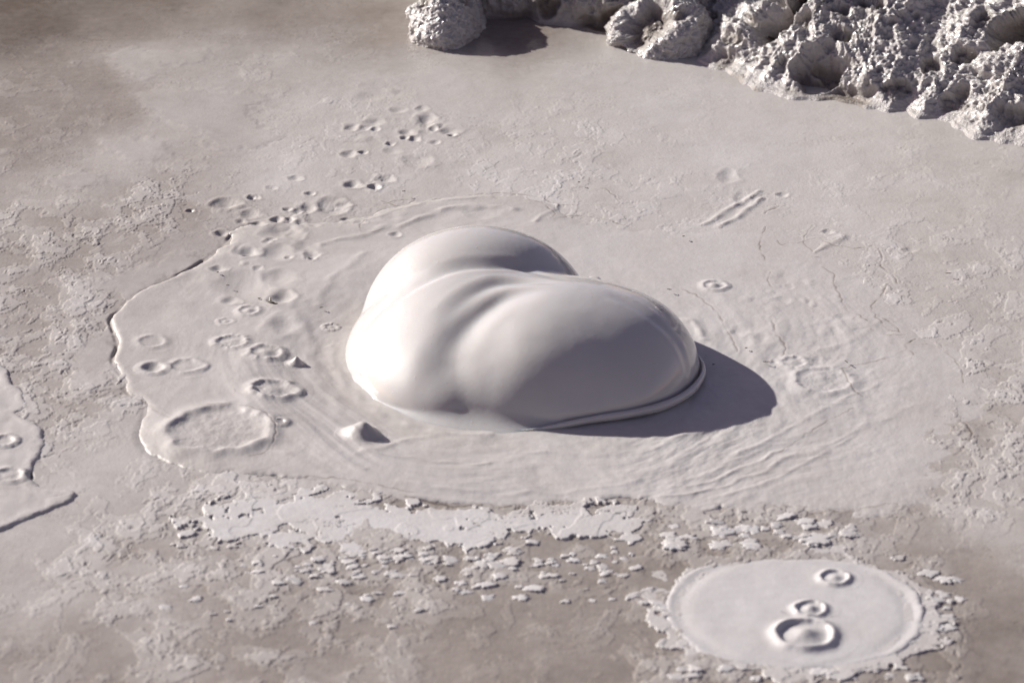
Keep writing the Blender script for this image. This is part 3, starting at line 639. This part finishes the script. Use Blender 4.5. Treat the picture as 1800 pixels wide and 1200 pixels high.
def bank(name, base, up, res, slope, label, seed, amp=1.0, dtone=0.0):
    pts = smooth_open(base, 14); L = np.concatenate([[0], np.cumsum(np.hypot(*np.diff(pts, axis=0).T))])
    s = np.arange(0, L[-1], res); bx = np.interp(s, L, pts[:, 0]); by = np.interp(s, L, pts[:, 1])
    wob = .035 * perlin(s * 9, s * 0 + .3, seed) + .016 * perlin(s * 26, s * 0 + .7, seed)
    k = 41; ker = np.hanning(k); ker /= ker.sum()
    tx = np.convolve(np.pad(np.gradient(bx), k // 2, 'edge'), ker, 'valid'); ty = np.convolve(np.pad(np.gradient(by), k // 2, 'edge'), ker, 'valid')
    ln = np.hypot(tx, ty); tx /= ln; ty /= ln; ix, iy = -ty, tx; bx = bx + ix * wob; by = by + iy * wob                 # into the bank
    t = np.arange(-.03, up, res * 1.1)
    S, T = np.meshgrid(np.arange(len(s)), t)
    sl = slope + .25 * perlin(s[S[0]] * 4, s[S[0]] * 0, seed)[None, :] + 0 * T
    V = np.stack([bx[S] + ix[S] * T * np.cos(sl), by[S] + iy[S] * T * np.cos(sl), (T - .04 * (1 - np.exp(-np.clip(T, 0, 9) / .04))) * np.sin(sl)], -1)
    Nn = np.stack([-ix[S] * np.sin(sl), -iy[S] * np.sin(sl), np.cos(sl)], -1)
    D, tone = spatter(V, Nn, amp, seed)
    f = sstep(-.01, .09, T)[..., None]
    V = V + Nn * D[..., None] * f + Nn * (.012 * f + .006)
    ny, nx = T.shape; idx = np.arange(nx * ny).reshape(ny, nx)
    q = np.stack([idx[:-1, :-1], idx[:-1, 1:], idx[1:, 1:], idx[1:, :-1]], -1).reshape(-1, 4)
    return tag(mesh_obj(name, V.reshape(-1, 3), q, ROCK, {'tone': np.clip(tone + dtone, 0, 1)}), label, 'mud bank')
bank('mud_bank', line((1150, 40), (1195, 70), (1232, 92), (1245, 120), (1300, 138), (1350, 158), (1420, 172), (1500, 184), (1580, 190), (1650, 205), (1700, 232), (1760, 246), (1830, 262), (1950, 300)),
     .85, .0021, math.radians(33), 'big spattered bank of pitted glossy mud rising at upper right', 4)
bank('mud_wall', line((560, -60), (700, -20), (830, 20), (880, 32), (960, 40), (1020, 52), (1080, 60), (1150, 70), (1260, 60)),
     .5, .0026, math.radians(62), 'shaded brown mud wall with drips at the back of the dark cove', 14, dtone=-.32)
bank('far_bank', line((-700, -130), (-300, -110), (0, -100), (200, -92), (400, -85), (600, -60)), .5, .006, math.radians(55), 'far pitted mud bank above the wet mud at upper left', 24)

def boulder(name, px, py, rad, h, label, seed, rot=0, dzc=0.0):
    c = P2(px, py); nth, nph = 420, 220
    T, P = np.meshgrid(np.linspace(0, 2 * np.pi, nth, endpoint=False), np.linspace(.001, math.radians(112), nph))
    D = np.stack([np.cos(T) * np.sin(P), np.sin(T) * np.sin(P), np.cos(P)], -1)
    q = D * np.array([rad[0], rad[1], h]); cr, sr = math.cos(rot), math.sin(rot)
    V = np.stack([c[0] + q[..., 0] * cr - q[..., 1] * sr, c[1] + q[..., 0] * sr + q[..., 1] * cr, dzc + q[..., 2]], -1)
    d, tone = spatter(V, D, .62, seed)
    V = V + D * d[..., None]
    idx = np.arange(nth * nph).reshape(nph, nth); nx = np.roll(idx, -1, 1)
    f = np.stack([idx[1:], nx[1:], nx[:-1], idx[:-1]], -1).reshape(-1, 4)
    return tag(mesh_obj(name, V.reshape(-1, 3), f, ROCK, {'tone': tone}), label, 'rock')
boulder('mud_rock', 782, 42, (.072, .14, .09), .1, 'pitted mud boulder left of the dark cove at top', 31)
boulder('mud_rock', 1160, 72, (.100, .10, .07), .085, 'low pitted mud boulder between the cove and the big bank', 35)

# ------------------------------------------------------------------ loose flakes of dried mud
def surf_z(x, y): 
    X = np.array([[x]], np.float32); Y = np.array([[y]], np.float32); return float(ground_fn(X, Y)[0][0, 0])
pr = random.Random(5)
CH = [(pr.uniform(420, 1120), pr.gauss(992, 16), .6) for _ in range(60)] + [(pr.gauss(860, 190), pr.gauss(1010, 28), 1) for _ in range(46)] + [(pr.uniform(560, 1060), pr.uniform(975, 1000), 1.1) for _ in range(22)] + [(pr.uniform(1170, 1500), pr.uniform(912, 968), 1.25) for _ in range(34)] \
   + [(pr.uniform(280, 700), pr.uniform(990, 1100), .8) for _ in range(20)] + [(pr.uniform(1630, 1690), pr.uniform(1000, 1140), 1.2) for _ in range(14)] + [(pr.uniform(1180, 1620), pr.uniform(1176, 1196), 1.0) for _ in range(14)] + [(pr.uniform(1120, 1180), pr.uniform(1020, 1140), .9) for _ in range(8)] \
   + [(1190, 950, 1.6), (1185, 965, 1.3), (1010, 985, 1.6), (1045, 990, 1.3), (850, 1030, 1.5), (940, 1035, 1.6), (890, 992, 1.4), (1060, 1022, 1.1), (995, 1058, .9), (1270, 935, 1.9), (1320, 955, 1.5), (1440, 950, 2.0), (1380, 910, 1.6)]
XY = np.array([P2(a, b) for a, b, _ in CH]); ZS = ground_fn(XY[None, :, 0].astype(np.float32), XY[None, :, 1].astype(np.float32))[0][0]
for (px, py, s), (x, y), z in zip(CH, XY, ZS):
    n = 30; R = .0085 * s * pr.uniform(.6, 1.6); e = pr.uniform(.55, .95); a0 = pr.uniform(-.5, .5); sd = pr.uniform(0, 99)
    th = np.arange(n) * 2 * np.pi / n
    rr = R * (1 + .55 * perlin(np.cos(th) * 1.3 + sd, np.sin(th) * 1.3 + sd, 3) + .3 * perlin(np.cos(th) * 4 + sd, np.sin(th) * 4, 5) + .12 * np.sign(perlin(np.cos(th) * 6 + sd, np.sin(th) * 6, 9)))
    lx, ly = rr * np.cos(th), rr * np.sin(th) * e; ca, sa = math.cos(a0), math.sin(a0); lx, ly = lx * ca - ly * sa, lx * sa + ly * ca
    hgt = .0013 * pr.uniform(.7, 1.5); tx, ty = pr.uniform(-.12, .12), pr.uniform(-.12, .12)
    V = []
    for k, (sc, zz) in enumerate(((1, -.004), (1, hgt * .7), (.9, hgt), (.45, hgt * 1.08))):
        zt = zz + (0 if k == 0 else 1) * (lx * sc * tx + ly * sc * ty)
        V += list(zip(lx * sc, ly * sc, zt if np.ndim(zt) else np.full(n, zt)))
    V.append((0, 0, hgt * 1.08)); V = np.array(V)
    Q = [(k * n + i, k * n + (i + 1) % n, (k + 1) * n + (i + 1) % n, (k + 1) * n + i) for k in range(3) for i in range(n)] 
    Q += [(3 * n + i, 3 * n + (i + 1) % n, 3 * n + (i + 2) % n, 4 * n) for i in range(0, n, 2)]
    tn = pr.uniform(.68, .84)
    o = mesh_obj('mud_flake', V, np.array(Q), MUD, {'tone': np.full(len(V), tn), 'wet': np.full(len(V), .1)})
    o.location = (x, y, z)
    if py < 975 and px > 1100: lb, g = 'loose pale mud flake between the crust edge and the round disc', 'loose flakes above the round disc'
    elif px > 1100: lb, g = 'loose pale mud flake at the rim of the round disc', 'loose flakes around the round disc'
    else: lb, g = 'loose pale mud flake on brown mud below the white crust sheet', 'loose flakes below the crust sheet'
    tag(o, lb, 'mud flake', g)

# ------------------------------------------------------------------ twig and specks
DARK = plain('dark_twig', (.05, .035, .025), .7); PALE = plain('pale_seed', (.55, .5, .4), .6)
def tube(name, pts, r, material, parent=None, k=8):
    pts = smooth_open(np.array(pts), 5); V = []; m = len(pts)
    for i, p in enumerate(pts):
        t = pts[min(i + 1, m - 1)] - pts[max(i - 1, 0)]; t = t / np.linalg.norm(t); u = np.cross(t, [0, 0, 1]); u /= np.linalg.norm(u) + 1e-9; v = np.cross(u, t)
        rr = r * (1 - .6 * i / m) * (1 + .2 * math.sin(i * 2.1))
        if i in (0, m - 1): rr *= .3
        for j in range(k): V.append(p + (u * math.cos(2 * math.pi * j / k) + v * math.sin(2 * math.pi * j / k)) * rr)
    idx = np.arange(m * k).reshape(m, k); n = np.roll(idx, -1, 1)
    return mesh_obj(name, np.array(V), np.stack([idx[:-1], idx[1:], n[1:], n[:-1]], -1).reshape(-1, 4), material, parent=parent)
def pp(px, py, z): x, y = at(px, py, z); return (float(x), float(y), z)
tw = tube('twig', [pp(466, 529, .006), pp(477, 531, .012), pp(488, 535, .009), pp(503, 541, .007)], .0022, DARK)
tag(tw, 'forked dark twig with a white seed head lying in the pool', 'twig')
tube('seed_head', [pp(476, 531, .010), pp(475, 527, .014), pp(475, 522, .018)], .003, PALE, tw)
for (px, py, ln, a) in [(1347, 635, 6, .2), (1667, 480, 5, 0), (1177, 508, 4, .2), (882, 521, 0, 0), (401, 501, 3, .1), (456, 524, 2.5, 0), (565, 540, 3, 0), (383, 478, 2, 0), (1312, 611, 2.5, 0), (1202, 415, 2, 0), (710, 336, 3, 0), (1018, 320, 2, 0), (1488, 633, 3, 1.2), (1255, 640, 2, 0)]:
    if not ln: continue
    tag(tube('bark_speck', [pp(px - ln, py, .0085), pp(px, py + a * 2, .0105), pp(px + ln, py + a * 4, .0085)], .0011, DARK), 'dark bark speck lying on the smooth pale mud', 'speck', 'dark specks on the mud')
